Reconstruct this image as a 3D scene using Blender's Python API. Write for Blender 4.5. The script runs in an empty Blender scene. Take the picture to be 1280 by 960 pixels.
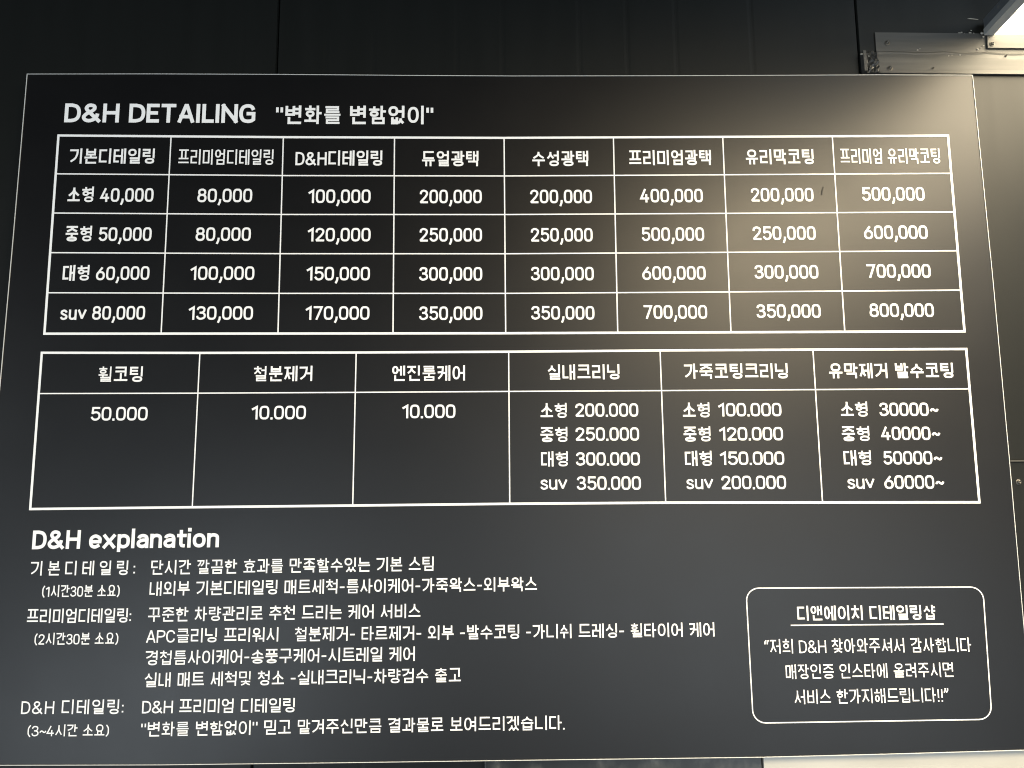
import bpy, bmesh, math, random
from mathutils import Vector, Matrix
from mathutils.geometry import delaunay_2d_cdt

S = bpy.context.scene
C = S.collection
random.seed(7)

# ------------------------------------------------------------------ camera
CAM_D, CAM_Z = 1.46, 1.45            # metres in front of the board, metres above the floor
PITCH, YAW, ROLL = 0.13334, 0.018306, -0.007674
FPX = 961.0                          # focal length in pixels of a 1280 px wide picture


def cam_axes():
    cp, sp, cy, sy = math.cos(PITCH), math.sin(PITCH), math.cos(YAW), math.sin(YAW)
    fw = Vector((sy * cp, cy * cp, sp))
    r = Vector((cy, -sy, 0))
    u = r.cross(fw)
    cr, sr = math.cos(ROLL), math.sin(ROLL)
    return cr * r + sr * u, -sr * r + cr * u, fw


AR, AU, AF = cam_axes()
cd = bpy.data.cameras.new('camera')
cd.sensor_width = 36
cd.lens = FPX / 1280 * 36
cd.clip_start, cd.clip_end = 0.01, 100
cam = bpy.data.objects.new('camera', cd)
C.objects.link(cam)
cam.matrix_world = Matrix(((AR.x, AU.x, -AF.x, 0), (AR.y, AU.y, -AF.y, -CAM_D),
                           (AR.z, AU.z, -AF.z, CAM_Z), (0, 0, 0, 1)))
S.camera = cam

# ------------------------------------------------------------------ world, lamps, exposure
w = bpy.data.worlds.new('World')
S.world = w
w.use_nodes = True
w.node_tree.nodes['Background'].inputs[0].default_value = (0.85, 0.93, 1, 1)
w.node_tree.nodes['Background'].inputs[1].default_value = 0.03


def area(name, loc, target, sx, sy, power, col):
    l = bpy.data.lights.new(name, 'AREA')
    l.shape = 'RECTANGLE'
    l.size, l.size_y, l.energy, l.color = sx, sy, power, col
    o = bpy.data.objects.new(name, l)
    C.objects.link(o)
    o.location = loc
    o.rotation_euler = (Vector(target) - Vector(loc)).to_track_quat('-Z', 'Z').to_euler()
    return o


# daylight through the open bay door and window behind the photographer; two added fills
area('bay_door_light', (1.7, -4.4, 0.55), (0.4, 0, 1.2), 3.4, 1.9, 104, (0.84, 0.93, 1.0))
area('bay_window_light', (-2.2, -4.2, 0.1), (-0.2, 0, 1.2), 2.4, 1.0, 86, (0.82, 0.92, 1.0))
area('high_fill_light', (3.4, -3.2, 3.9), (0.6, 0, 2.0), 3.0, 2.0, 42, (0.80, 0.92, 1.0))  # added cool fill, no window there: lifts the wall above the lamp
area('side_fill_light', (-4.2, -2.2, 1.5), (-0.3, 0, 1.5), 1.8, 1.6, 36, (0.85, 0.94, 1.0))  # added fill from far left, no window there: whitens the lettering
# the next ceiling lamp of the row, over the photographer
l2 = area('ceiling_lamp_light', (1.26, -2.45, 2.70), (1.26, -2.45 - 0.094, 1.70), 0.60, 2.1, 275, (1.0, 0.82, 0.54))

S.view_settings.view_transform = 'Standard'
S.view_settings.look = 'None'
S.view_settings.exposure = 0
S.view_settings.gamma = 1
S.cycles.use_denoising = True
S.cycles.filter_width = 1.1


# ------------------------------------------------------------------ layout helpers
def on_wall(px, py, y=0.0):
    """picture position -> point (x, z) on the vertical plane at depth y"""
    d = (px - 640) / FPX * AR - (py - 480) / FPX * AU + AF
    t = (y + CAM_D) / d.y
    return d.x * t, CAM_Z + d.z * t


def px_size(px, py, n=1.0):
    """size in metres of n picture units measured on the board at that place"""
    a = on_wall(px, py - n / 2)
    b = on_wall(px, py + n / 2)
    return a[1] - b[1]


# ------------------------------------------------------------------ materials
def mat(name, base, rough=0.5, metal=0.0, spec=0.5, emit=None, strength=0):
    m = bpy.data.materials.new(name)
    m.use_nodes = True
    b = m.node_tree.nodes['Principled BSDF']
    b.inputs['Base Color'].default_value = (*base, 1)
    b.inputs['Roughness'].default_value = rough
    b.inputs['Metallic'].default_value = metal
    b.inputs['Specular IOR Level'].default_value = spec
    b.inputs['Metallic'].default_value = metal
    if emit:
        b.inputs['Emission Color'].default_value = (*emit, 1)
        b.inputs['Emission Strength'].default_value = strength
    return m


def nodes(m):
    return m.node_tree.nodes, m.node_tree.links, m.node_tree.nodes['Principled BSDF']


def noise(m, scale, vec_scale=(1, 1, 1), detail=3.0, rough=0.5):
    n, l, b = nodes(m)
    tc = n.new('ShaderNodeTexCoord')
    mp = n.new('ShaderNodeMapping')
    mp.inputs['Scale'].default_value = vec_scale
    nt = n.new('ShaderNodeTexNoise')
    nt.inputs['Scale'].default_value = scale
    nt.inputs['Detail'].default_value = detail
    nt.inputs['Roughness'].default_value = rough
    l.new(tc.outputs['Object'], mp.inputs['Vector'])
    l.new(mp.outputs['Vector'], nt.inputs['Vector'])
    return nt


def add_bump(m, layers):
    """layers: (noise node, strength, distance)"""
    n, l, b = nodes(m)
    prev = None
    for nt, st, dist in layers:
        bp = n.new('ShaderNodeBump')
        bp.inputs['Strength'].default_value = st
        bp.inputs['Distance'].default_value = dist
        l.new(nt.outputs['Fac'], bp.inputs['Height'])
        if prev:
            l.new(prev.outputs['Normal'], bp.inputs['Normal'])
        prev = bp
    l.new(prev.outputs['Normal'], b.inputs['Normal'])


def add_range(m, nt, sock, lo, hi, f0=0.35, f1=0.65):
    n, l, b = nodes(m)
    mr = n.new('ShaderNodeMapRange')
    mr.inputs['From Min'].default_value = f0
    mr.inputs['From Max'].default_value = f1
    mr.inputs['To Min'].default_value = lo
    mr.inputs['To Max'].default_value = hi
    l.new(nt.outputs['Fac'], mr.inputs['Value'])
    l.new(mr.outputs['Result'], b.inputs[sock])


def add_colors(m, nt, stops):
    n, l, b = nodes(m)
    cr = n.new('ShaderNodeValToRGB')
    while len(cr.color_ramp.elements) < len(stops):
        cr.color_ramp.elements.new(0.5)
    for e, (p, c) in zip(cr.color_ramp.elements, stops):
        e.position = p
        e.color = (*c, 1)
    l.new(nt.outputs['Fac'], cr.inputs['Fac'])
    l.new(cr.outputs['Color'], b.inputs['Base Color'])


M_BOARD = mat('black_satin_board', (0.0022, 0.0022, 0.0026), 0.40, spec=0.36)
streak = noise(M_BOARD, 1.0, (3, 1, 420), 2)
wave = noise(M_BOARD, 2.6, (1, 1, 1), 2)
mott = noise(M_BOARD, 9, (1, 1, 1), 4)
add_bump(M_BOARD, [(wave, 0.10, 0.006), (streak, 0.06, 0.0003)])
add_range(M_BOARD, mott, "Roughness", 0.395, 0.415)

M_PRINT = mat('white_print', (0.82, 0.82, 0.82), 0.6, spec=0.2)
M_EDGE = mat('white_board_edge', (0.62, 0.62, 0.60), 0.5)

M_WALL = mat('dark_grey_wall_paint', (0.007, 0.0078, 0.0072), 0.45, spec=0.20)
wn = noise(M_WALL, 4, (6, 1, 0.6), 4)
add_range(M_WALL, wn, 'Roughness', 0.43, 0.48)
wf = noise(M_WALL, 350, (1, 1, 1), 2)
add_bump(M_WALL, [(wf, 0.06, 0.0006)])

M_FLASH = mat('grey_flashing_paint', (0.09, 0.09, 0.083), 0.55, spec=0.35)
fn = noise(M_FLASH, 6, (1, 1, 14), 4)
add_colors(M_FLASH, fn, [(0.3, (0.045, 0.045, 0.041)), (0.55, (0.058, 0.057, 0.053)), (0.75, (0.075, 0.073, 0.067))])
fb = noise(M_FLASH, 5, (0.6, 1, 30), 2)
add_bump(M_FLASH, [(fb, 0.12, 0.001)])

M_GAP = mat('dark_gap', (0.004, 0.004, 0.004), 0.7)
M_SCREW = mat('zinc_screw', (0.10, 0.095, 0.085), 0.4, 0.7)
M_SEAL = mat('pale_sealant', (0.30, 0.29, 0.26), 0.6)
M_LAMPFR = mat('grey_lamp_frame', (0.33, 0.34, 0.34), 0.45)
M_LAMP = mat('lit_diffuser', (0.8, 0.8, 0.8), 0.5, emit=(1.0, 0.84, 0.58), strength=25)
M_WHITE = mat('white_sheet', (0.8, 0.79, 0.74), 0.35)
sn = noise(M_WHITE, 6, (1, 1, 3), 3)
add_colors(M_WHITE, sn, [(0.3, (0.36, 0.35, 0.31)), (0.7, (0.45, 0.44, 0.40))])
M_PICT = mat('dark_picture_print', (0.05, 0.05, 0.05), 0.3)
pn = noise(M_PICT, 14, (1.6, 1, 1), 5)
add_colors(M_PICT, pn, [(0.3, (0.005, 0.006, 0.005)), (0.48, (0.010, 0.012, 0.012)), (0.58, (0.035, 0.037, 0.034)), (0.72, (0.13, 0.125, 0.11))])


# ------------------------------------------------------------------ object helpers
def mesh_obj(name, verts, faces, m, parent=None, smooth=False):
    me = bpy.data.meshes.new(name)
    me.from_pydata([tuple(v) for v in verts], [], faces)
    me.update()
    if m:
        me.materials.append(m)
    if smooth:
        for p in me.polygons:
            p.use_smooth = True
    o = bpy.data.objects.new(name, me)
    C.objects.link(o)
    if parent:
        o.parent = parent
        o.matrix_parent_inverse = Matrix.Translation(-origin(parent))
    return o


def origin(o):
    p = Vector((0, 0, 0))
    while o:
        p = p + o.location
        o = None if o.parent is None or o.type == 'MESH' else o.parent
    return p


def thing(name, label, cat, loc, group=None):
    o = bpy.data.objects.new(name, None)
    o.empty_display_size = 0.05
    o.location = loc
    C.objects.link(o)
    o['label'] = label
    o['category'] = cat
    if group:
        o['group'] = group
    return o


def bm_obj(name, bm, m, parent=None, smooth=False):
    bmesh.ops.recalc_face_normals(bm, faces=bm.faces)
    me = bpy.data.meshes.new(name)
    bm.to_mesh(me)
    bm.free()
    me.materials.append(m)
    if smooth:
        for p in me.polygons:
            p.use_smooth = True
    o = bpy.data.objects.new(name, me)
    C.objects.link(o)
    if parent:
        o.parent = parent
        o.matrix_parent_inverse = Matrix.Translation(-origin(parent))
    return o


def add_prism(bm, outline, y0, y1):
    """outline: (x, z) points; a slab from depth y0 (front) to y1 (back)"""
    f = [bm.verts.new((x, y0, z)) for x, z in outline]
    b = [bm.verts.new((x, y1, z)) for x, z in outline]
    n = len(outline)
    bm.faces.new(f)
    bm.faces.new(b[::-1])
    for i in range(n):
        j = (i + 1) % n
        bm.faces.new((f[j], f[i], b[i], b[j]))


def slab(name, outline, y0, y1, m, parent=None, bevel=0.0):
    bm = bmesh.new()
    add_prism(bm, outline, y0, y1)
    if bevel:
        bmesh.ops.bevel(bm, geom=bm.edges[:], offset=bevel, segments=2, affect='EDGES', profile=0.6)
    return bm_obj(name, bm, m, parent)


def box(bm, lo, hi):
    add_prism(bm, [(lo[0], lo[2]), (hi[0], lo[2]), (hi[0], hi[2]), (lo[0], hi[2])], lo[1], hi[1])


# ------------------------------------------------------------------ lettering: strokes
def spl(pts, n=6):
    """smooth curve through points"""
    P = [pts[0]] + list(pts) + [pts[-1]]
    out = []
    for i in range(1, len(P) - 2):
        p0, p1, p2, p3 = P[i - 1], P[i], P[i + 1], P[i + 2]
        for k in range(n):
            t = k / n
            out.append(tuple(0.5 * (2 * b + (c - a) * t + (2 * a - 5 * b + 4 * c - d) * t * t
                                    + (3 * b - a - 3 * c + d) * t ** 3) for a, b, c, d in zip(p0, p1, p2, p3)))
    out.append(tuple(pts[-1]))
    return out


def oval(x0, x1, y0, y1, n=2.5, a0=0, a1=360, k=28):
    cx, cy, rx, ry = (x0 + x1) / 2, (y0 + y1) / 2, (x1 - x0) / 2, (y1 - y0) / 2
    out = []
    full = a1 - a0 >= 360
    for i in range(k if full else k + 1):
        a = math.radians(a0 + (a1 - a0) * i / k)
        c, s = math.cos(a), math.sin(a)
        out.append((cx + rx * math.copysign(abs(c) ** (2 / n), c), cy + ry * math.copysign(abs(s) ** (2 / n), s)))
    return out


def O(*a, **k):
    return (oval(*a, **k), True)


def L(*pts):
    return (list(pts), False)


def jamo(j, ctx):
    """strokes of one consonant in the unit box; ctx 'v' beside an upright vowel, 'h' above a flat one, 'f' final"""
    if j in 'ㄱㅋ':
        if ctx == 'v':
            s = [([(0, 1), (1, 1)] + spl([(1, 1), (0.93, 0.62), (0.66, 0.27), (0.05, 0)])[1:], False)]
            if j == 'ㅋ':
                s.append(L((0.10, 0.55), (0.88, 0.58)))
        else:
            s = [L((0.02, 1), (0.96, 1), (0.96, 0))]
            if j == 'ㅋ':
                s.append(L((0.02, 0.5), (0.96, 0.5)))
        return s
    if j == 'ㄲ':
        if ctx == 'v':
            a = [(0, 1), (0.42, 1)] + spl([(0.42, 1), (0.38, 0.5), (0.02, 0)])[1:]
            return [(a, False), ([(x + 0.52, y) for x, y in a], False)]
        return [L((0, 1), (0.42, 1), (0.42, 0)), L((0.54, 1), (0.98, 1), (0.98, 0))]
    if j == 'ㄴ':
        return [L((0.02, 1), (0.02, 0), (1, 0))]
    if j == 'ㄷ':
        return [L((0.98, 1), (0.04, 1), (0.04, 0), (1, 0))]
    if j == 'ㄹ':
        return [L((0, 1), (0.96, 1), (0.96, 0.5), (0.04, 0.5), (0.04, 0), (1, 0))]
    if j == 'ㅁ':
        return [([(0.04, 1), (0.04, 0), (0.96, 0), (0.96, 1)], True)]
    if j == 'ㅂ':
        return [L((0.06, 1), (0.06, 0), (0.94, 0), (0.94, 1)), L((0.06, 0.54), (0.94, 0.54))]
    if j == 'ㅅ':
        return [([(0.5, 1), (0.5, 0.84)] + spl([(0.5, 0.84), (0.4, 0.45), (0, 0)])[1:], False),
                (spl([(0.5, 0.76), (0.62, 0.42), (1, 0.02)]), False)]
    if j == 'ㅆ':
        a = [L((0.27, 1), (0.27, 0.7), (0, 0)), L((0.28, 0.62), (0.52, 0.04))]
        return a + [([(x + 0.47, y) for x, y in p], c) for p, c in a]
    if j == 'ㅇ':
        return [O(0.03, 0.97, 0, 1, n=2.35)]
    if j == 'ㅈ':
        return [L((0.02, 1), (0.98, 1)), ([(0.5, 1), (0.5, 0.82)] + spl([(0.5, 0.82), (0.4, 0.42), (0, 0)])[1:], False),
                (spl([(0.5, 0.74), (0.64, 0.38), (1, 0.02)]), False)]
    if j == 'ㅊ':
        return [L((0.5, 1), (0.5, 0.75)), L((0.02, 0.75), (0.98, 0.75)),
                (spl([(0.5, 0.75), (0.46, 0.5), (0.3, 0.22), (0, 0)]), False), (spl([(0.5, 0.6), (0.66, 0.3), (1, 0.02)]), False)]
    if j == 'ㅌ':
        return [L((0.98, 1), (0.04, 1), (0.04, 0), (1, 0)), L((0.04, 0.5), (0.94, 0.5))]
    if j == 'ㅍ':
        return [L((0, 1), (1, 1)), L((0, 0), (1, 0)), L((0.27, 1), (0.27, 0)), L((0.73, 1), (0.73, 0))]
    if j == 'ㅎ':
        return [L((0.5, 1.0), (0.5, 0.74)), L((0, 0.74), (1, 0.74)), O(0.10, 0.90, 0, 0.47, n=2.2)]
    if j == 'ㅄ':
        return fit(jamo('ㅂ', 'f'), (0, 0.46, 0, 1)) + fit(jamo('ㅅ', 'f'), (0.55, 1, 0, 1))
    raise KeyError(j)


def fit(st, b):
    x0, x1, y0, y1 = b
    return [([(x0 + (x1 - x0) * x, y0 + (y1 - y0) * y) for x, y in p], c) for p, c in st]


CHO = 'ㄱㄲㄴㄷㄸㄹㅁㅂㅃㅅㅆㅇㅈㅉㅊㅋㅌㅍㅎ'
JUNG = 'ㅏㅐㅑㅒㅓㅔㅕㅖㅗㅘㅙㅚㅛㅜㅝㅞㅟㅠㅡㅢㅣ'
JONG = ['', 'ㄱ', 'ㄲ', 'ㄳ', 'ㄴ', 'ㄵ', 'ㄶ', 'ㄷ', 'ㄹ', 'ㄺ', 'ㄻ', 'ㄼ', 'ㄽ', 'ㄾ', 'ㄿ', 'ㅀ', 'ㅁ', 'ㅂ', 'ㅄ', 'ㅅ', 'ㅆ', 'ㅇ', 'ㅈ', 'ㅊ', 'ㅋ', 'ㅌ', 'ㅍ', 'ㅎ']
THREE_BAR = 'ㄹㅌㅂㅊㅎㅋㅄㅍ'


def hangul(ch):
    n = ord(ch) - 0xAC00
    ci, vi, fi = CHO[n // 588], JUNG[n % 588 // 28], JONG[n % 28]
    s = []
    tall = ci in 'ㅊㅎ'
    if vi in 'ㅏㅐㅑㅒㅓㅔㅕㅖㅣ':
        b = 0.40 if fi else 0.0                       # foot of the vowel stem
        if fi in ('ㄹ', 'ㅂ', 'ㅌ', 'ㅊ'):
            b = 0.46
        cy0, cy1 = (b + 0.11, 0.97) if fi else (0.09, 0.93)
        if tall and fi:
            cy0 = b + 0.05
        if tall:
            cy1 = 1.0 if ci == 'ㅊ' else 0.96
        mid = (b + 1) / 2 + (0.02 if fi else 0)
        cx1 = {'ㅣ': 0.60, 'ㅏ': 0.54, 'ㅑ': 0.54, 'ㅓ': 0.52, 'ㅕ': 0.54, 'ㅐ': 0.42, 'ㅔ': 0.40, 'ㅖ': 0.40, 'ㅒ': 0.40}[vi]
        if ci == 'ㄴ' and vi in 'ㅣㅏㅐ':
            cy0 += 0.0
        if ci in 'ㄴㄷㄹㅌ':
            cx1 -= 0.05
        s += fit(jamo(ci, 'v'), (0.03, cx1, cy0, cy1))
        dy = 0.13 if fi else 0.15
        if vi == 'ㅣ':
            s.append(L((0.90, b), (0.90, 1)))
        elif vi in 'ㅏㅑ':
            s.append(L((0.76, b), (0.76, 1)))
            for t in ([mid] if vi == 'ㅏ' else [mid - dy, mid + dy]):
                s.append(L((0.76, t), (0.96, t)))
        elif vi in 'ㅓㅕ':
            s.append(L((0.90, b), (0.90, 1)))
            x0 = 0.62 if ci != 'ㅇ' else 0.56
            for t in ([mid] if vi == 'ㅓ' else [mid - dy, mid + dy]):
                s.append(L((x0, t), (0.90, t)))
        elif vi == 'ㅐ':
            s += [L((0.62, b), (0.62, 0.97)), L((0.92, b), (0.92, 1)), L((0.62, mid), (0.92, mid))]
        elif vi in 'ㅔㅖ':
            s += [L((0.68, b), (0.68, 0.97)), L((0.93, b), (0.93, 1))]
            for t in ([mid] if vi == 'ㅔ' else [mid - dy, mid + dy]):
                s.append(L((0.44, t), (0.68, t)))
        if fi:
            x0 = 0.20 if fi != 'ㅇ' else 0.24
            s += fit(jamo(fi, 'f'), (x0, 0.91, 0.0, b - 0.12))
    elif vi in 'ㅗㅛㅜㅠㅡ':
        up = vi in 'ㅗㅛ'
        if fi:
            bar = {'ㅗ': 0.385, 'ㅛ': 0.385, 'ㅡ': 0.44}.get(vi, 0.48)
            cb = {'ㅗ': 0.61, 'ㅛ': 0.61, 'ㅡ': 0.64}.get(vi, 0.66)
            ft = {'ㅗ': 0.21, 'ㅛ': 0.21, 'ㅡ': 0.24}.get(vi, 0.205)
            tip = 0.30
            if fi in 'ㄹㅂㅌ':
                bar, cb, ft, tip = (0.505, 0.67, 0.34, 0) if vi == 'ㅡ' else (bar + 0.06, cb + 0.04, ft + 0.09, tip + 0.09)
            if tall:
                cb -= 0.06
                bar -= 0.03
                ft -= 0.03 if fi == 'ㄹ' else 0
        else:
            bar = {'ㅗ': 0.07, 'ㅛ': 0.07, 'ㅡ': 0.10}.get(vi, 0.36)
            cb = bar + {'ㅗ': 0.34, 'ㅛ': 0.34, 'ㅡ': 0.28}.get(vi, 0.17)
            ft, tip = 0, 0
        cx = (0.12, 0.88)
        if ci in 'ㅍㅅㅈㅊㅎ':
            cx = (0.08, 0.92)
        if ci == 'ㅇ':
            cx = (0.17, 0.83)
        s += fit(jamo(ci, 'h'), (cx[0], cx[1], cb, 1.0 if tall else 0.98))
        s.append(L((0.05, bar), (0.95, bar)))
        hi = cb + (0.02 if ci in 'ㅅㅈㅊ' and False else 0)
        for x in {'ㅗ': [0.5], 'ㅛ': [0.32, 0.68], 'ㅜ': [0.5], 'ㅠ': [0.32, 0.68]}.get(vi, []):
            if up:
                s.append(L((x, bar), (x, cb if ci in 'ㄴㄷㄹㅁㅂㅍㅌㅇㅎ' else cb + 0.1)))
            else:
                s.append(L((x, bar), (x, tip)))
        if up and ci == 'ㄱ':
            pass
        if fi:
            s += fit(jamo(fi, 'f'), (0.14, 0.90, 0.0, ft))
    else:
        b = 0.36 if fi else 0.0
        low = vi in 'ㅘㅙㅚ'
        if fi:
            bar = 0.43 if low else 0.52
            cb = bar + (0.16 if low else 0.14)
            if not low and vi != 'ㅢ':
                bar, cb, b = 0.44, 0.58, 0.33
        else:
            bar = 0.13 if low else (0.12 if vi == 'ㅢ' else 0.38)
            cb = bar + (0.30 if low else (0.26 if vi == 'ㅢ' else 0.16))
        s += fit(jamo(ci, 'h'), (0.07, 0.57, cb, 1.0 if tall else 0.96))
        sx = 0.80 if vi in 'ㅘ' else 0.90
        if vi == 'ㅝ':
            sx = 0.92
        s.append(L((0.04, bar), (0.63, bar)))
        if low:
            s.append(L((0.32, bar), (0.32, cb + (0.06 if ci in 'ㄱㅅ' else 0))))
        elif vi in 'ㅝㅞㅟ':
            s.append(L((0.32, bar), (0.32, 0.34 if fi else 0.0)))
        s.append(L((sx, b), (sx, 1)))
        if vi == 'ㅘ':
            s.append(L((sx, 0.60 if not fi else 0.70), (0.97, 0.60 if not fi else 0.70)))
        if vi == 'ㅝ':
            s.append(L((0.58, 0.19), (sx, 0.19)))
        if fi:
            s += fit(jamo(fi, 'f'), (0.18, 0.92, 0.0, 0.26))
    return s


K = 0.85                             # height of capitals and figures
LAT = {
    '0': (0.42, [O(0, 0.42, 0, K, n=3.1)]),
    '1': (0.24, [L((0, 0.68), (0.21, 0.84), (0.21, 0))]),
    '2': (0.42, [(spl([(0.01, 0.60), (0.05, 0.77), (0.21, K), (0.38, 0.76), (0.40, 0.58), (0.30, 0.38)]) + [(0, 0), (0.41, 0)], False)]),
    '3': (0.42, [(spl([(0.01, 0.66), (0.07, 0.80), (0.21, K), (0.37, 0.78), (0.38, 0.58), (0.28, 0.46), (0.14, 0.45)]), False),
                 (spl([(0.14, 0.45), (0.31, 0.43), (0.42, 0.29), (0.40, 0.10), (0.21, 0), (0.05, 0.06), (0, 0.20)]), False)]),
    '4': (0.46, [L((0.24, K), (0.0, 0.22), (0.44, 0.22)), L((0.33, 0.46), (0.33, 0))]),
    '5': (0.42, [([(0.39, K), (0.07, K), (0.04, 0.44)] + spl([(0.04, 0.44), (0.14, 0.52), (0.30, 0.52), (0.42, 0.38), (0.41, 0.14), (0.28, 0.01), (0.12, 0.02), (0, 0.18)])[1:], False)]),
    '6': (0.42, [O(0, 0.42, 0, 0.52, n=2.4), (spl([(0.31, K), (0.16, 0.62), (0.03, 0.40), (0.0, 0.26)]), False)]),
    '7': (0.42, [L((0.02, K), (0.42, K), (0.15, 0))]),
    '8': (0.42, [O(0.03, 0.39, 0.46, K, n=2.4), O(0, 0.42, 0, 0.46, n=2.4)]),
    ',': (0.07, [L((0.07, 0.09), (0.06, -0.05), (0.0, -0.22))]),
    '.': (0.02, [L((0.01, 0.0))]),
    ':': (0.02, [L((0.01, 0.10)), L((0.01, 0.56))]),
    '-': (0.26, [L((0.03, 0.40), (0.23, 0.40))]),
    '~': (0.38, [(spl([(0, 0.29), (0.05, 0.39), (0.13, 0.43), (0.22, 0.36), (0.31, 0.30), (0.38, 0.34), (0.42, 0.44)]), False)]),
    '"': (0.20, [L((0.0, 0.86), (0.0, 0.70)), L((0.20, 0.86), (0.20, 0.70))]),
    '“': (0.20, [L((0.07, 0.90), (0.0, 0.80), (0.0, 0.68)), L((0.23, 0.90), (0.16, 0.80), (0.16, 0.68))]),
    '”': (0.20, [L((0.05, 0.92), (0.05, 0.80), (-0.02, 0.68)), L((0.21, 0.92), (0.21, 0.80), (0.14, 0.68))]),
    '!': (0.09, [L((0.045, K), (0.045, 0.30)), L((0.045, 0.01))]),
    '(': (0.14, [(spl([(0.15, 0.96), (0.02, 0.70), (0.0, 0.42), (0.02, 0.14), (0.15, -0.10)]), False)]),
    ')': (0.14, [(spl([(0, 0.96), (0.13, 0.70), (0.15, 0.42), (0.13, 0.14), (0, -0.10)]), False)]),
    'D': (0.44, [([(0, 0), (0, K), (0.18, K)] + spl([(0.18, K), (0.35, 0.78), (0.44, 0.58), (0.44, 0.27), (0.35, 0.07), (0.18, 0)])[1:], True)]),
    '&': (0.56, [([(0.54, 0)] + spl([(0.14, 0.54), (0.08, 0.68), (0.14, 0.82), (0.25, K), (0.36, 0.79), (0.37, 0.65), (0.26, 0.51), (0.08, 0.36), (0.0, 0.20), (0.06, 0.05), (0.20, 0), (0.36, 0.07), (0.46, 0.22), (0.49, 0.38)]), False)]),
    'H': (0.46, [L((0, 0), (0, K)), L((0.46, 0), (0.46, K)), L((0, 0.44), (0.46, 0.44))]),
    'E': (0.33, [L((0.33, K), (0, K), (0, 0), (0.33, 0)), L((0, 0.44), (0.28, 0.44))]),
    'T': (0.42, [L((0.01, K), (0.41, K)), L((0.21, K), (0.21, 0))]),
    'A': (0.48, [L((0.01, 0), (0.22, K), (0.26, K), (0.47, 0)), L((0.06, 0.24), (0.40, 0.24))]),
    'I': (0.02, [L((0, 0), (0, K))]),
    'L': (0.30, [L((0, K), (0, 0), (0.30, 0))]),
    'N': (0.46, [L((0, 0), (0, K)), L((0.0, K), (0.46, 0)), L((0.46, 0), (0.46, K))]),
    'G': (0.44, [([(0.26, 0.42), (0.45, 0.42), (0.45, 0.10)] + spl([(0.45, 0.10), (0.36, 0.02), (0.22, 0), (0.07, 0.08), (0, 0.30), (0, 0.56), (0.07, 0.77), (0.22, K), (0.37, 0.80), (0.44, 0.64)])[1:], False)]),
    'P': (0.42, [([(0, 0), (0, K), (0.22, K)] + spl([(0.22, K), (0.37, 0.80), (0.42, 0.63), (0.37, 0.46), (0.22, 0.40)])[1:] + [(0, 0.40)], False)]),
    'C': (0.44, [(spl([(0.44, 0.24), (0.37, 0.07), (0.22, 0), (0.07, 0.08), (0, 0.30), (0, 0.56), (0.07, 0.77), (0.22, K), (0.37, 0.78), (0.44, 0.62)]), False)]),
    'e': (0.38, [([(0.02, 0.29), (0.38, 0.29)] + spl([(0.38, 0.29), (0.37, 0.48), (0.20, 0.60), (0.04, 0.50), (0, 0.29), (0.05, 0.07), (0.20, 0), (0.36, 0.10)])[1:], False)]),
    'x': (0.40, [L((0, 0), (0.38, 0.60)), L((0.38, 0), (0, 0.60))]),
    'p': (0.38, [L((0, 0.60), (0, -0.20)), (spl([(0, 0.45), (0.08, 0.57), (0.22, 0.60), (0.35, 0.50), (0.38, 0.30), (0.35, 0.10), (0.22, 0), (0.08, 0.03), (0, 0.15)]), False)]),
    'l': (0.02, [L((0, 0), (0, 0.90))]),
    'a': (0.36, [([(0.36, 0), (0.36, 0.40)] + spl([(0.36, 0.40), (0.32, 0.54), (0.19, 0.60), (0.06, 0.55), (0.02, 0.46)])[1:], False),
                 (spl([(0.36, 0.35), (0.16, 0.34), (0.02, 0.24), (0.02, 0.08), (0.14, 0.0), (0.28, 0.04), (0.36, 0.16)]), False)]),
    'n': (0.36, [L((0, 0), (0, 0.60)), (spl([(0, 0.44), (0.08, 0.56), (0.20, 0.60), (0.33, 0.54), (0.36, 0.40)]) + [(0.36, 0)], False)]),
    't': (0.24, [([(0.10, 0.80), (0.10, 0.14)] + spl([(0.10, 0.14), (0.14, 0.03), (0.26, 0.01)])[1:], False), L((0, 0.58), (0.26, 0.58))]),
    'i': (0.02, [L((0, 0), (0, 0.60)), L((0.01, 0.90))]),
    'o': (0.40, [O(0, 0.40, 0, 0.60, n=2.3)]),
    's': (0.34, [(spl([(0.33, 0.47), (0.27, 0.57), (0.16, 0.60), (0.04, 0.54), (0.03, 0.42), (0.12, 0.34), (0.24, 0.28), (0.33, 0.20), (0.32, 0.07), (0.18, 0), (0.06, 0.03), (0, 0.13)]), False)]),
    'u': (0.36, [([(0, 0.60), (0, 0.20)] + spl([(0, 0.20), (0.03, 0.06), (0.15, 0), (0.28, 0.05), (0.36, 0.17)])[1:], False), L((0.36, 0.60), (0.36, 0))]),
    'v': (0.40, [L((0, 0.60), (0.20, 0.03), (0.40, 0.60))]),
}
GAP, LGAP, SPACE = 0.06, 0.085, 0.30
HW = 0.72                            # width of a Korean syllable block to its height


THIN = {'휠': 0.78, '를': 0.80, '클': 0.82, '출': 0.80, '룸': 0.84, '틈': 0.84, '철': 0.84, '큼': 0.88, '름': 0.84, '형': 0.88, '첩': 0.88, '효': 0.9,
        '깔': 0.9, '할': 0.9, '올': 0.88, '물': 0.9, '립': 0.92, '샵': 0.92, '앤': 0.94, '웬': 0.9, '함': 0.92, '합': 0.9, '량': 0.92, '및': 0.86, '맡': 0.9, '화': 0.94}


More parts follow.
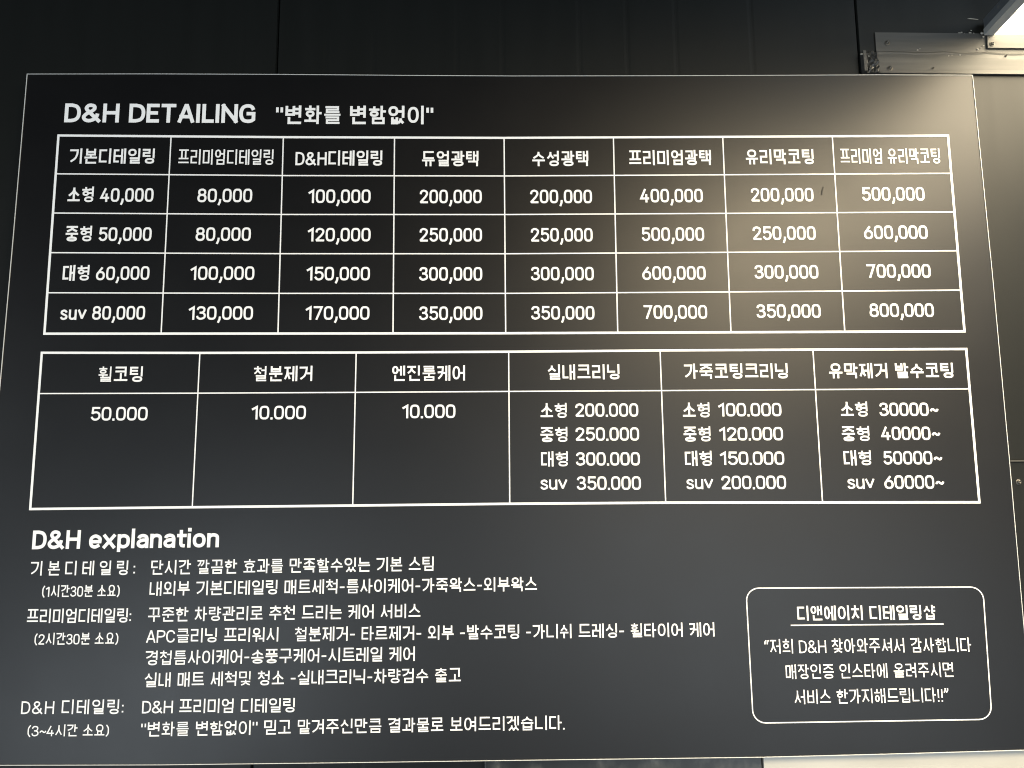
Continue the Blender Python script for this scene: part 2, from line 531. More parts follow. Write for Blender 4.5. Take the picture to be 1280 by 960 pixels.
def set_line(text, W, H, total, track):
    """glyph strokes set on one line of given ink length: even gaps, letters widened or narrowed to fill it"""
    glyphs, fixed, flex, x0 = [], W, 0.0, None
    for ch in text:
        if ch == ' ':
            glyphs.append(None)
            flex += SPACE
            continue
        if '가' <= ch <= '힣':
            st, wd = [([(a * HW, b) for a, b in p], c) for p, c in hangul(ch)], HW
        else:
            wd, st = LAT[ch]
            st = [([(a, b + 0.02) for a, b in p], c) for p, c in st]
        gap = W + ((GAP if '가' <= ch <= '힣' else LGAP) + track) * H
        glyphs.append((st, wd, THIN.get(ch, 1.0), gap))
        flex += wd
        fixed += gap
    fixed -= gap
    k = (total - fixed) / flex
    out, x = [], W / 2
    for g in glyphs:
        if g is None:
            x += SPACE * k
            continue
        st, wd, thin, gap = g
        out.append(([([(x + a * k, b) for a, b in p], c) for p, c in st], thin))
        x += wd * k + gap
    return out


def strip(pts, hw, closed, caps=False):
    """a pen stroke: one rectangle per piece and a mitred or bevelled wedge at each joint"""
    q = [pts[0]]
    for p in pts[1:]:
        if math.hypot(p[0] - q[-1][0], p[1] - q[-1][1]) > hw * 0.12:
            q.append(p)
    if closed and math.hypot(q[0][0] - q[-1][0], q[0][1] - q[-1][1]) < hw * 0.12:
        q.pop()
    n = len(q)
    if n < 2:                        # a dot
        h = hw * 1.08
        return [[(q[0][0] + a * h, q[0][1] + b * h) for a, b in ((-1, -1), (1, -1), (1, 1), (-1, 1))]]
    if caps and not closed:
        for e, f in ((0, 1), (-1, -2)):
            dx, dy = q[e][0] - q[f][0], q[e][1] - q[f][1]
            d = math.hypot(dx, dy)
            ext = hw * (1.0 if d > hw * 1.3 else 0.15)
            q[e] = (q[e][0] + dx / d * ext, q[e][1] + dy / d * ext)
    out, nr = [], []
    for i in range(n if closed else n - 1):
        a, b = q[i], q[(i + 1) % n]
        dx, dy = b[0] - a[0], b[1] - a[1]
        d = math.hypot(dx, dy)
        nx, ny = -dy / d * hw, dx / d * hw
        nr.append((nx, ny))
        out.append([(a[0] - nx, a[1] - ny), (b[0] - nx, b[1] - ny), (b[0] + nx, b[1] + ny), (a[0] + nx, a[1] + ny)])
    for i in range(0 if closed else 1, n if closed else n - 1):
        n0, n1, p = nr[i - 1], nr[i], q[i]
        cr = n0[0] * n1[1] - n0[1] * n1[0]
        if abs(cr) < 1e-4 * hw * hw:
            continue
        sg = -1 if cr > 0 else 1
        mx, my = n0[0] + n1[0], n0[1] + n1[1]
        d = mx * mx + my * my
        k = 2 * hw * hw / d if d > 0.9 * hw * hw else 0
        w = [p, (p[0] + sg * n0[0], p[1] + sg * n0[1])]
        if k:
            w.append((p[0] + sg * mx * k, p[1] + sg * my * k))
        w.append((p[0] + sg * n1[0], p[1] + sg * n1[1]))
        out.append(w)
    return out


def union(quads, verts, faces, y):
    """merge overlapping pen strokes into one flat sheet of triangles facing the room"""
    pv, pf, polys = [], [], []
    for qd in quads:
        a = sum(qd[i][0] * qd[(i + 1) % len(qd)][1] - qd[(i + 1) % len(qd)][0] * qd[i][1] for i in range(len(qd)))
        if a < 0:
            qd = qd[::-1]
        k = len(pv)
        qd = [(p[0] * 100, p[1] * 100) for p in qd]
        pv += [Vector(p) for p in qd]
        pf.append(list(range(k, k + len(qd))))
        xs, ys = [p[0] for p in qd], [p[1] for p in qd]
        polys.append((min(xs), max(xs), min(ys), max(ys), qd))
    V, E, F, ov, oe, of = delaunay_2d_cdt(pv, [], pf, 0, 1e-5)
    k = len(verts)
    verts += [(v.x / 100, y, v.y / 100) for v in V]
    for f in F:
        cx, cy = sum(V[i].x for i in f) / len(f), sum(V[i].y for i in f) / len(f)
        for x0, x1, y0, y1, qd in polys:
            if x0 <= cx <= x1 and y0 <= cy <= y1 and all(
                    (qd[(i + 1) % len(qd)][0] - qd[i][0]) * (cy - qd[i][1]) - (qd[(i + 1) % len(qd)][1] - qd[i][1]) * (cx - qd[i][0]) >= -1e-7
                    for i in range(len(qd))):
                faces.append([k + i for i in f])
                break


PRINT_Y = -0.0006


def lettering(name, segs, parent, wpx, m=None):
    """segs: (text, x left, y base left, x right, y base right, height, 'k' Korean block | 'c' capitals and figures, tracking)"""
    verts, faces = [], []
    for sg in segs:
        text, xl, yl, xr, yr, h = sg[:6]
        kind = sg[6] if len(sg) > 6 else 'k'
        track = sg[7] if len(sg) > 7 else 0.0
        A, B = Vector(on_wall(xl, yl)), Vector(on_wall(xr, yr))
        pw = px_size((xl + xr) / 2, (yl + yr) / 2)
        W = wpx * pw
        H = h * pw - W
        if kind == 'c':
            H = H / K
            drop = 0.02 * H
        else:
            drop = 0.0
        dirx = (B - A)
        ln = dirx.length
        dirx = dirx / ln
        for g, thin in set_line(text, W, H, ln, track):
            quads = []
            for s, c in g:
                pts = []
                for x, y in s:
                    p = A + dirx * x
                    pts.append((p.x, p.y + W / 2 + y * H - drop))
                quads += strip(pts, W / 2 * thin, c, True)
            union(quads, verts, faces, PRINT_Y)
    return mesh_obj(name, verts, faces, m or M_PRINT, parent)


def pxline(pts, wpx, closed=False):
    p = [on_wall(*q) for q in pts]
    mx, my = sum(q[0] for q in pts) / len(pts), sum(q[1] for q in pts) / len(pts)
    return strip(p, wpx * px_size(mx, my) / 2, closed)


def lines(name, strokes, parent, m=None, y=PRINT_Y):
    """strokes: (points, width, closed)"""
    verts, faces, quads = [], [], []
    for pts, wpx, closed in strokes:
        quads += pxline(pts, wpx, closed)
    union(quads, verts, faces, y)
    return mesh_obj(name, verts, faces, m or M_PRINT, parent)


# ------------------------------------------------------------------ the wall
WALL_Y = 0.034
wall = thing('panel_wall', 'dark grey metal panel wall with upright seams, behind the black price board', 'wall', (0, WALL_Y, 0))
x_seam1 = on_wall(347.5, 40, WALL_Y)[0]
x_seam2 = on_wall(1071, 30, WALL_Y)[0]


def wall_panel(x0, x1, z0, z1, pitch, phase):
    prof = [(x0, 0.004), (x0 + 0.002, 0.0)]
    x = x0 + phase
    while x < x1 - 0.03:
        prof += [(x - 0.007, 0), (x - 0.002, 0.0003), (x + 0.002, 0.0003), (x + 0.007, 0)]
        x += pitch * random.uniform(0.55, 1.6)
    prof += [(x1 - 0.002, 0.0), (x1, 0.004)]
    bm = bmesh.new()
    lo = [bm.verts.new((px, WALL_Y + d, z0)) for px, d in prof]
    hi = [bm.verts.new((px, WALL_Y + d, z1)) for px, d in prof]
    for i in range(len(prof) - 1):
        bm.faces.new((lo[i], lo[i + 1], hi[i + 1], hi[i]))
    k0, k1 = bm.verts.new((x0, WALL_Y + 0.04, z0)), bm.verts.new((x0, WALL_Y + 0.04, z1))
    k2, k3 = bm.verts.new((x1, WALL_Y + 0.04, z0)), bm.verts.new((x1, WALL_Y + 0.04, z1))
    bm.faces.new((k0, lo[0], hi[0], k1))
    bm.faces.new((lo[-1], k2, k3, hi[-1]))
    bm.faces.new((k2, k0, k1, k3))
    bm.faces.new([k0] + lo[:] + [k2])
    bm.faces.new(([k1] + hi[:] + [k3])[::-1])
    return bm_obj('wall_panel', bm, M_WALL, wall)


wall_panel(x_seam1 - 1.15, x_seam1 - 0.0009, 0.0, 2.9, 0.19, 0.21)
wall_panel(x_seam1 + 0.0009, x_seam2 - 0.0011, 0.0, 2.9, 0.16, 0.10)
wall_panel(x_seam2 + 0.0011, x_seam2 + 1.15, 0.0, 2.9, 0.33, 0.60)
slab('seam_backing', [(x_seam1 - 1.2, 0.01), (x_seam2 + 1.2, 0.01), (x_seam2 + 1.2, 2.85), (x_seam1 - 1.2, 2.85)], WALL_Y + 0.045, WALL_Y + 0.06, M_GAP, wall)
# a pale scrape on the wall paint above the flashing
sx, sz = on_wall(1216, 24, WALL_Y)
slab('paint_scrape', [(sx - 0.012, sz + 0.001), (sx + 0.010, sz - 0.0014), (sx + 0.012, sz - 0.0003), (sx - 0.006, sz + 0.0022)], WALL_Y - 0.0006, WALL_Y + 0.001, M_SEAL, wall)


# ------------------------------------------------------------------ screws
def screw(px, py, y, r, parent):
    x, z = on_wall(px, py, y)
    bm = bmesh.new()
    n = 16
    rings = [(r * 1.25, 0), (r * 1.25, -0.0012), (r * 0.95, -0.0016), (r * 0.85, -0.0036), (r * 0.55, -0.0046)]
    vs = [[bm.verts.new((x + a * math.cos(2 * math.pi * i / n), y + d, z + a * math.sin(2 * math.pi * i / n))) for i in range(n)] for a, d in rings]
    for a, b in zip(vs, vs[1:]):
        for i in range(n):
            bm.faces.new((a[i], a[(i + 1) % n], b[(i + 1) % n], b[i]))
    # cross recess: four raised quadrants leave the slot between them
    c = bm.verts.new((x, y - 0.0030, z))
    for i in range(n):
        bm.faces.new((vs[-1][i], vs[-1][(i + 1) % n], c))
    bm.faces.new(vs[0][::-1])
    return bm_obj('screw', bm, M_SCREW, parent)


# ------------------------------------------------------------------ flashing strips, upper right
def W(px, py, y=WALL_Y):
    return on_wall(px, py, y)


FL = thing('metal_flashing', 'folded grey metal flashing strip running along the wall above the right end of the board', 'flashing', (W(1190, 68)[0], WALL_Y, W(1190, 68)[1]))
xa, za = W(1092.8, 41.5)
xb, _ = W(1500, 60)
_, zb = W(1095, 67.6)
_, zc = W(1097, 92.2)
bm = bmesh.new()
prof = [(WALL_Y - 0.0005, za + 0.0008), (WALL_Y - 0.0032, za), (WALL_Y - 0.0032, zb + 0.004), (WALL_Y - 0.0052, zb + 0.001), (WALL_Y - 0.0042, zb - 0.002),
        (WALL_Y - 0.0050, zb - 0.010), (WALL_Y - 0.0050, zc + 0.008), (WALL_Y - 0.0058, zc + 0.001), (WALL_Y - 0.0060, zc - 0.001), (WALL_Y - 0.0005, zc - 0.001)]
steps = 24
rows = []
for k in range(steps + 1):
    x = xa + (xb - xa) * k / steps
    wob = 0.0012 * math.sin(k * 1.7) + 0.0007 * math.sin(k * 4.1)
    rows.append([bm.verts.new((x, y, z + (wob if 2 <= i <= 5 else 0) - (x - xa) * 0.008)) for i, (y, z) in enumerate(prof)])
for a, b in zip(rows, rows[1:]):
    for i in range(len(prof)):
        j = (i + 1) % len(prof)
        bm.faces.new((a[i], a[j], b[j], b[i]))
bm.faces.new(rows[0])
bm.faces.new(rows[-1][::-1])
bm_obj('strip_body', bm, M_FLASH, FL)
screw(1109, 53.8, WALL_Y - 0.0032, 0.0042, FL)
screw(1112.5, 85.5, WALL_Y - 0.0050, 0.0042, FL)
screw(1166, 85.5, WALL_Y - 0.0050, 0.0016, FL)
screw(1257, 70, WALL_Y - 0.0046, 0.0016, FL)


def dab(px, py, y, r, parent, name='sealant_dab', m=None):
    x, z = on_wall(px, py, y)
    bm = bmesh.new()
    bmesh.ops.create_icosphere(bm, subdivisions=2, radius=r * 0.75)
    for v in bm.verts:
        k = 1 + random.uniform(-0.35, 0.35)
        v.co = Vector((x + v.co.x * 1.2 * k, y + v.co.y * 0.35 * k, z + v.co.z * 0.8 * k))
    return bm_obj(name, bm, m or M_SEAL, parent, True)


for px, py, r in ((1199, 41.5, 0.0038), (1202, 40.5, 0.0022), (1212.5, 41, 0.0034), (1214, 38, 0.0018), (1205.5, 41.8, 0.0015), (1217, 41.5, 0.0018)):
    dab(px, py, WALL_Y - 0.002, r, FL)
for px, py, r in ((1147, 62.5, 0.0022), (1150, 61, 0.0014), (1186, 70, 0.0018), (1200, 68.8, 0.0026), (1222, 61.5, 0.0024), (1226, 60, 0.0016), (1190, 68.8, 0.0012)):
    dab(px, py, WALL_Y - 0.0045, r, FL)

# overlapping end plate under the lamp
PL = thing('cover_plate', 'short flat metal plate screwed over the flashing directly under the lamp', 'metal plate', (W(1260, 52)[0], WALL_Y, W(1260, 52)[1]))
p0, p1 = W(1230.5, 41), W(1231.8, 62.5)
slab('plate_body', [(p1[0], p1[1]), (xb + 0.01, p1[1] - 0.002), (xb + 0.01, p0[1]), (p0[0], p0[1])], WALL_Y - 0.0080, WALL_Y - 0.0034, M_FLASH, PL, 0.0006)
screw(1240, 55, WALL_Y - 0.0080, 0.0042, PL)
dab(1227.5, 41.5, WALL_Y - 0.008, 0.0045, PL)
dab(1229, 46, WALL_Y - 0.008, 0.0028, PL)
dab(1229.5, 57, WALL_Y - 0.006, 0.0020, PL)

# crumpled corner bracket at the left end of the flashing
BR = thing('corner_bracket', 'small crumpled dark metal bracket at the left end of the flashing, on the board top', 'bracket', (W(1086, 80)[0], WALL_Y, W(1086, 80)[1]))
bm = bmesh.new()
gx0, gz1 = W(1079, 66.5)
gx1, gz0 = W(1097, 93)
nx, nz = 8, 8
grid = [[bm.verts.new((gx0 + (gx1 - gx0) * i / nx, WALL_Y - 0.004 - random.uniform(0, 0.007), gz0 + (gz1 - gz0) * k / nz)) for i in range(nx + 1)] for k in range(nz + 1)]
for k in range(nz):
    for i in range(nx):
        bm.faces.new((grid[k][i], grid[k][i + 1], grid[k + 1][i + 1], grid[k + 1][i]))
g = bmesh.ops.extrude_face_region(bm, geom=bm.faces[:])
for v in g['geom']:
    if isinstance(v, bmesh.types.BMVert):
        v.co.y = WALL_Y - 0.0005
bm_obj('bracket_body', bm, mat('dark_bracket_metal', (0.03, 0.03, 0.028), 0.4), BR)
q = [W(1074.8, 67.5), W(1078.8, 67.5), W(1081, 92.5), W(1077, 92.5)]
slab('bright_flange', [q[3], q[2], q[1], q[0]], WALL_Y - 0.014, WALL_Y - 0.0005, M_FLASH, BR, 0.0006)
screw(1088, 84.5, WALL_Y - 0.010, 0.0036, BR)
dab(1077, 67.5, WALL_Y - 0.012, 0.0028, BR)
dab(1084, 66.8, WALL_Y - 0.008, 0.0020, BR)
dab(1091, 84.5, WALL_Y - 0.010, 0.0026, BR)
dab(1086, 70, WALL_Y - 0.010, 0.0018, BR)

# trim low on the right of the board
TR = thing('wall_trim', 'narrow dark metal trim with one screw, right of the board at half height', 'trim', (W(1290, 600)[0], WALL_Y, W(1290, 600)[1]))
t0, t1 = W(1255, 577.5), W(1255, 860)
bm = bmesh.new()
add_prism(bm, [(t0[0], t1[1]), (t0[0] + 0.4, t1[1]), (t0[0] + 0.4, t0[1]), (t0[0], t0[1])], WALL_Y - 0.008, WALL_Y - 0.0005)
bmesh.ops.bevel(bm, geom=bm.edges[:], offset=0.0015, segments=2, affect='EDGES')
bm_obj('trim_body', bm, M_WALL, TR)
e0 = W(1255, 576.2)
slab('bright_lip', [(t0[0], t0[1] + 0.0005), (t0[0] + 0.4, t0[1] + 0.0005), (t0[0] + 0.4, e0[1] + 0.001), (t0[0], e0[1] + 0.001)], WALL_Y - 0.011, WALL_Y - 0.0005, M_FLASH, TR)
screw(1273.2, 602.5, WALL_Y - 0.008, 0.0044, TR)

# ------------------------------------------------------------------ the lamp, upper right
lx, lz = W(1244, 41.5, WALL_Y - 0.014)
LEN, WID, RISE = 1.2, 0.55, 0.094
lamp = thing('ceiling_lamp', 'bright warm white lit panel lamp with grey metal frame in the top right corner', 'lamp', (lx + WID / 2, WALL_Y - 0.014, lz))


def lamp_pt(a, t, h):
    """a across, t out from the wall, h up from the diffuser"""
    return (lx + a, WALL_Y - 0.0095 - t, lz + RISE * t + h)


def lamp_box(bm, a0, a1, t0, t1, h0, h1):
    v = [bm.verts.new(lamp_pt(a, t, h)) for h in (h0, h1) for a, t in ((a0, t0), (a1, t0), (a1, t1), (a0, t1))]
    for f in ((3, 2, 1, 0), (4, 5, 6, 7), (0, 1, 5, 4), (1, 2, 6, 5), (2, 3, 7, 6), (3, 0, 4, 7)):
        bm.faces.new([v[i] for i in f])


bm = bmesh.new()
FR = 0.021
lamp_box(bm, -FR, 0, 0, LEN, -0.002, 0.012)
lamp_box(bm, WID, WID + FR, 0, LEN, -0.002, 0.012)
lamp_box(bm, 0, WID, LEN - FR, LEN, -0.002, 0.012)
bm_obj('frame', bm, M_LAMPFR, lamp)
bm = bmesh.new()
lamp_box(bm, -FR + 0.001, WID + FR - 0.001, 0.001, LEN - 0.001, 0.0125, 0.034)
bm_obj('housing', bm, mat('dark_lamp_housing', (0.09, 0.10, 0.11), 0.5), lamp)
bm = bmesh.new()
lamp_box(bm, 0.0006, WID - 0.0006, 0.0006, LEN - FR - 0.0006, 0.0, 0.010)
bm_obj('diffuser', bm, M_LAMP, lamp)

# ------------------------------------------------------------------ what shows below the board
PY = 0.020
pic = thing('picture_panel', 'dark blurred picture print showing under the bottom edge of the board', 'picture', (W(780, 955, PY)[0], PY, W(780, 955, PY)[1] - 0.5))
a, b = W(606, 958, PY), W(951.5, 958, PY)
slab('picture_print', [(a[0], a[1] - 0.5), (b[0], a[1] - 0.5), (b[0], a[1] + 0.09), (a[0], a[1] + 0.09)], PY - 0.004, PY + 0.008, M_PICT, pic, 0.001)
ws = thing('white_panel', 'plain cream white panel showing under the bottom right corner of the board', 'panel', (W(1150, 955, PY)[0], PY, W(1150, 955, PY)[1] - 0.5))
a, b = W(953.5, 958, PY), W(1500, 958, PY)
slab('panel_sheet', [(a[0], a[1] - 0.5), (b[0], a[1] - 0.5), (b[0], a[1] + 0.09), (a[0], a[1] + 0.09)], PY - 0.006, PY + 0.008, M_WHITE, ws, 0.001)

# ------------------------------------------------------------------ the board
bx, bz = on_wall(620, 950)
board = thing('price_board', 'large black price board with white Korean lettering and two ruled tables', 'sign board', (bx, 0, bz))
OUT = [(34, 92.6), (190, 92.4), (350, 93), (500, 94.2), (640, 95), (800, 94.8), (960, 94.2), (1100, 93.6), (1215.6, 94),
       (1241, 349.6), (1261.8, 577), (1277.6, 758.8), (1293.3, 937.4),
       (1120, 942.4), (954, 946.6), (800, 948.6), (640, 950.6), (420, 953.6), (200, 956.2), (0, 956.8), (-43, 957), (0, 482), (16.3, 299)]
outline = [on_wall(*p) for p in OUT]
ctr = Vector((sum(p[0] for p in outline) / len(outline), sum(p[1] for p in outline) / len(outline)))
inner = [(p[0] + (ctr.x - p[0]) * 0.0009, p[1] + (ctr.y - p[1]) * 0.0012) for p in outline]
slab('panel', inner[::-1], 0.0, 0.012, M_BOARD, board)
vs, fs = [], []
n = len(outline)
edge_in = [(p[0] + (ctr.x - p[0]) * 0.0010, p[1] + (ctr.y - p[1]) * 0.0013) for p in outline]
edge_out = [(p[0] - (ctr.x - p[0]) * 0.0001, p[1] - (ctr.y - p[1]) * 0.0001) for p in outline]
bm = bmesh.new()
ring = []
for (xi, zi), (xo, zo) in zip(edge_in, edge_out):
    ring.append([bm.verts.new((xi, -0.0012, zi)), bm.verts.new((xo, -0.0012, zo)), bm.verts.new((xo, 0.014, zo)), bm.verts.new((xi, 0.014, zi))])
for i in range(n):
    A, B = ring[i], ring[(i + 1) % n]
    for k in range(4):
        bm.faces.new((A[k], A[(k + 1) % 4], B[(k + 1) % 4], B[k]))
bm_obj('edge_trim', bm, M_EDGE, board)

# titles
lettering('title_text', [('D&H DETAILING', 80.2, 153.0, 318.6, 153.9, 23.6, 'c')], board, 4.3)
lettering('slogan_text', [('"변화를 변함없이"', 344.6, 155.2, 541.5, 155.6, 23.3)], board, 3.1)

# upper table
T1 = [((71.1, 217.4), (353, 219.6), (630, 220.1), (906, 218.6), (1187, 216.8)),
      ((67.4, 266.4), (351.6, 268.2), (630.5, 268.3), (908.4, 266.8), (1191, 265)),
      ((63.8, 315.9), (350, 317.2), (631, 317.3), (909.7, 315.5), (1195, 313.5)),
      ((60.3, 366), (348.8, 366.8), (632, 366.8), (911.7, 365), (1200, 362.8))]
V1 = [((214, 170.8), (201.6, 415.8)), ((354.3, 171.4), (347.6, 415.8)), ((493.2, 172.5), (491.3, 415.8)), ((630.1, 172.7), (632.1, 415.8)),
      ((766.7, 171.9), (772.1, 414.5)), ((903.3, 171), (913.5, 413.7)), ((1040.2, 170.3), (1055.7, 413.1))]
outer1 = [(73.3, 169.5), (353, 171.6), (630, 172.5), (904, 171.2), (1184.8, 169.7), (1205.4, 414.2), (913, 415.4), (632, 416.6), (347, 417), (55.7, 417.2)]
table1 = lines('price_table', [(outer1, 2.8, True)] + [(r, 1.5, False) for r in T1] + [(v, 1.5, False) for v in V1], board)

KB, DB = 2.3, 2.5
head1 = [('기본디테일링', 86.3, 204.7, 194.3, 204.7, 19), ('프리미엄디테일링', 222.2, 205.8, 342.7, 206.2, 19.3), ('D&H디테일링', 369.2, 207.0, 479.1, 207.2, 19),
         ('듀얼광택', 526.8, 207.9, 599.3, 207.9, 19.2), ('수성광택', 664.7, 207.9, 736.7, 207.7, 19.2), ('프리미엄광택', 785.9, 206.8, 890.2, 206.4, 19),
         ('유리막코팅', 931.9, 205.7, 1018.8, 205.4, 19), ('프리미엄 유리막코팅', 1050.5, 204.8, 1176.4, 204.5, 19)]
for i, h in enumerate(head1):
    lettering('header_text', [h], table1, 1.8 if i in (1, 7) else KB)
rows1 = [[('소형 40,000', 83.6, 252.9, 191.6, 252.7, 19.7), ('80,000', 246.6, 252.9, 315.1, 252.9), ('100,000', 385.5, 253.9, 463.2, 253.9), ('200,000', 524.4, 254.2, 602.3, 254.2),
          ('200,000', 662.5, 254.2, 740.2, 254.2), ('400,000', 800.3, 253.2, 878.8, 253), ('200,000', 938.7, 252.1, 1017.2, 251.9), ('500,000', 1077.6, 251.1, 1156.1, 250.9)],
         [('중형 50,000', 80.9, 301.9, 189.2, 301.6, 19.7), ('80,000', 244.4, 301.3, 313.4, 301.3), ('120,000', 384.7, 301.9, 463.2, 301.9), ('250,000', 524.1, 302.1, 602.6, 302.1),
          ('250,000', 663.3, 302.1, 741, 302.1), ('500,000', 801.9, 301.4, 880.4, 301.2), ('250,000', 940.9, 300.1, 1019.9, 299.9), ('600,000', 1080.3, 299, 1159.9, 298.8)],
         [('대형 60,000', 77.4, 351.1, 186.5, 350.2, 19.7), ('100,000', 237.9, 350, 317.8, 350), ('150,000', 383.3, 350.6, 462.4, 350.6), ('300,000', 523.8, 350.9, 602.9, 350.9),
          ('300,000', 663.6, 350.6, 742.4, 350.6), ('600,000', 803, 349.9, 882.3, 349.7), ('300,000', 943.3, 348.5, 1023.2, 348.3), ('700,000', 1083.5, 347.4, 1163.7, 347.2)],
         [('suv 80,000', 74.9, 400.3, 181.1, 399.9, 19.7), ('130,000', 235.7, 399.8, 316.1, 399.8), ('170,000', 382, 399.8, 461.8, 399.8), ('350,000', 523.8, 400.1, 603.1, 400.1),
          ('350,000', 663.9, 399.6, 743.2, 399.6), ('700,000', 804.4, 398.6, 884.2, 398.4), ('350,000', 945.8, 397.5, 1026.2, 397.3), ('800,000', 1087.3, 396.4, 1167.7, 396.2)]]
for r in rows1:
    for t in r:
        lettering('price_text', [t if len(t) > 5 else (*t, 17.0, 'c')], table1, DB)

# lower table
outer2 = [(52.5, 441), (250, 441.2), (445.3, 440.7), (636, 439.7), (825, 438.1), (1016, 437.1), (1207.5, 436.3),
          (1224, 627.8), (1028, 628), (832, 628.3), (637, 629.7), (441, 631.9), (240.5, 634), (38, 636.3)]
table2 = lines('service_table', [(outer2, 2.9, True), (((49.3, 492), (247.8, 491.5), (444.5, 490.5), (636.3, 489.3), (827, 488.3), (1019, 487), (1210.8, 486)), 1.5, False)]
               + [(v, 1.5, False) for v in (((250, 441.3), (240.5, 633.5)), ((445.3, 440.6), (441, 631.5)), ((635.8, 439.6), (637.2, 629.7)), ((825, 438), (832, 628)), ((1016, 437), (1028, 627.5)))], board)
for t in (('휠코팅', 122, 477.5, 179.5, 477.4, 19.5), ('철분제거', 316.3, 476.8, 391.8, 476.3, 19.2), ('엔진룸케어', 489.5, 476.3, 582.8, 475.7, 19.2),
          ('실내크리닝', 684, 474.6, 776, 474.2, 19), ('가죽코팅크리닝', 855, 473.6, 986.5, 473, 19), ('유막제거 발수코팅', 1036, 473, 1193.5, 472.4, 19)):
    lettering('header_text', [t], table2, KB)
for t in (('50.000', 113, 525.8, 184.3, 525.6, 17.1, 'c'), ('10.000', 314.5, 524.4, 382.3, 524.1, 17.1, 'c'), ('10.000', 503, 522.9, 569.3, 522.6, 17.1, 'c')):
    lettering('price_text', [t], table2, DB)
for a, b in ((('소형', 675, 522.6, 710, 522.4, 19), ('200.000', 719, 521, 798, 520.8, 16.7, 'c')),
             (('중형', 675, 552.6, 711, 552.4, 19), ('250.000', 719.3, 551, 799, 550.8, 16.7, 'c')),
             (('대형', 675.8, 583.2, 711.5, 583, 19), ('300.000', 720, 582, 800, 581.8, 16.7, 'c')),
             (('suv', 675.5, 612.4, 709, 612.3, 19.4), ('350.000', 721, 612.4, 801.3, 612.2, 16.9, 'c')),
             (('소형', 853, 522, 888.8, 521.8, 19), ('100.000', 898.3, 520.6, 977, 520.3, 16.7, 'c')),
             (('중형', 854, 552, 890, 551.8, 19), ('120.000', 899.5, 550.7, 979, 550.4, 16.7, 'c')),
             (('대형', 855.8, 582.5, 891.5, 582.3, 19), ('150.000', 900.5, 581.2, 980.5, 581, 16.7, 'c')),
             (('suv', 858, 611.8, 891.5, 611.7, 19.4), ('200.000', 901.8, 611.6, 982.8, 611.3, 16.9, 'c')),
             (('소형', 1050.5, 521, 1086.3, 520.8, 19), ('30000~', 1099.5, 520.1, 1172.8, 519.9, 16.7, 'c')),
             (('중형', 1052, 551.5, 1088.8, 551.3, 19), ('40000~', 1101.8, 550.1, 1175, 549.9, 16.7, 'c')),
             (('대형', 1054.3, 581.8, 1090.8, 581.6, 19), ('50000~', 1104.3, 580.6, 1177.5, 580.4, 16.7, 'c')),
             (('suv', 1059.5, 611.4, 1093.3, 611.3, 19.4), ('60000~', 1105.8, 611.1, 1180, 610.9, 16.9, 'c'))):
    lettering('size_text', [a], table2, 2.25)
    lettering('price_text', [b], table2, 2.45)

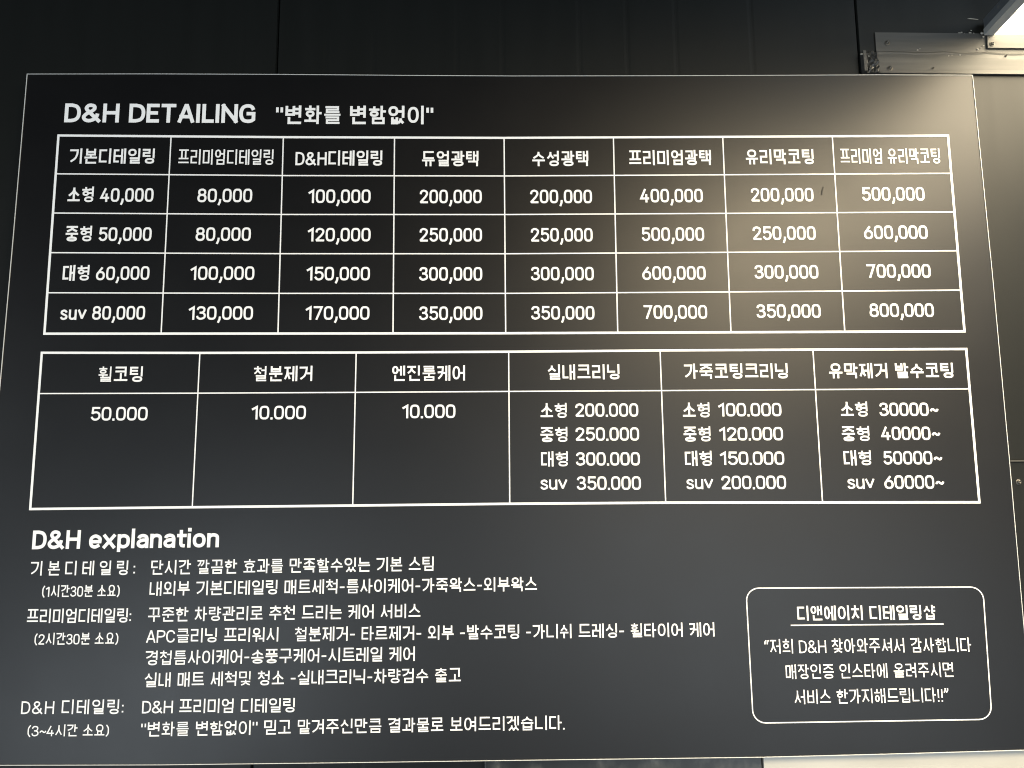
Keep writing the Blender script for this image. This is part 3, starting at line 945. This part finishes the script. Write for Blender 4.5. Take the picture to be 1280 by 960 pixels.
# explanation
lettering('heading_text', [('D&H explanation', 40, 686.6, 273.5, 684, 23.4, 'c')], board, 4.2)
KW = 1.9
for segs in ([('기본디테일링:', 37.5, 719.5, 168.8, 718.6, 18.2, 'k', 0.28)],
             [('프리미엄디테일링:', 33, 779, 163.8, 778, 18)],
             [('D&H 디테일링:', 26.3, 892.8, 154.3, 892.4, 18.4, 'k', 0.08)]):
    lettering('service_name_text', segs, board, KW)
for segs in ([('(1시간30분 소요)', 52.5, 746.3, 149.3, 745.7, 15)], [('(2시간30분 소요)', 43, 806, 147.5, 805.3, 15)], [('(3~4시간 소요)', 34.3, 920.6, 135.8, 920, 15)]):
    lettering('duration_text', segs, board, 1.55)
for segs in ([('단시간 깔끔한 효과를 만족할수있는 기본 스팀', 187.9, 718.4, 543.5, 713.4, 18)],
             [('내외부 기본디테일링 매트세척-틈사이케어-가죽왁스-외부왁스', 186.3, 744.8, 671.9, 738.7, 18)],
             [('꾸준한 차량관리로 추천 드리는 케어 서비스', 184.2, 777.3, 526.2, 772.3, 18)],
             [('APC클리닝 프리워시', 182.6, 803.8, 349.2, 801.8, 18)],
             [('철분제거- 타르제거- 외부 -발수코팅 -가니쉬 드레싱- 휠타이어 케어', 368, 801.7, 894.6, 795.5, 18)],
             [('경첩틈사이케어-송풍구케어-시트레일 케어', 181.2, 831.6, 520, 826, 18.2)],
             [('실내 매트 세척및 청소 -실내크리닉-차량검수 출고', 179.8, 859, 576.8, 852.5, 18.2)],
             [('D&H 프리미엄 디테일링', 177.5, 892, 369.7, 890.2, 18)],
             [('"변화를 변함없이" 믿고 맡겨주신만큼 결과물로 보여드리겠습니다.', 176, 920.8, 705.9, 912, 18.2)]):
    lettering('description_text', segs, board, KW)

# thank-you notice in the rounded frame
fc = [(932.3, 735.2), (1228.3, 733.7), (1239.7, 899), (941.5, 903.8)]
rp = []
for i in range(4):
    p, a, b = Vector(fc[i]), Vector(fc[i - 1]), Vector(fc[(i + 1) % 4])
    s, e = p + (a - p).normalized() * 16, p + (b - p).normalized() * 16
    for k in range(9):
        t = k / 8
        kk = 0.80
        rp.append(tuple((1 - t) ** 3 * s + 3 * (1 - t) ** 2 * t * (s + (p - s) * 0.552) + 3 * (1 - t) * t * t * (e + (p - e) * 0.552) + t ** 3 * e))
notice = lines('notice_frame', [(rp, 1.45, True)], board)
lettering('heading_text', [('디앤에이치 디테일링샵', 996.2, 775.6, 1170.2, 774.4, 18.4)], notice, 2.2)
lines('underline', [(((988.3, 781.6), (1179.2, 780)), 1.5, False)], notice)
for t in (('“저희 D&H 찾아와주셔서 감사합니다', 955.9, 817, 1214.8, 814.8, 18.2), ('매장인증 인스타에 올려주시면', 981.9, 848.8, 1193, 845.9, 18.2), ('서비스 한가지해드립니다!!”', 993, 880.4, 1186, 877.2, 18.2)):
    lettering('body_text', [t], notice, 1.6)

# small wear on the board: a dark scuff in the table
lines('scuff_mark', [(((1029, 234), (1027.5, 238), (1027, 243.5)), 1.3, False)], board, M_GAP, -0.0009)
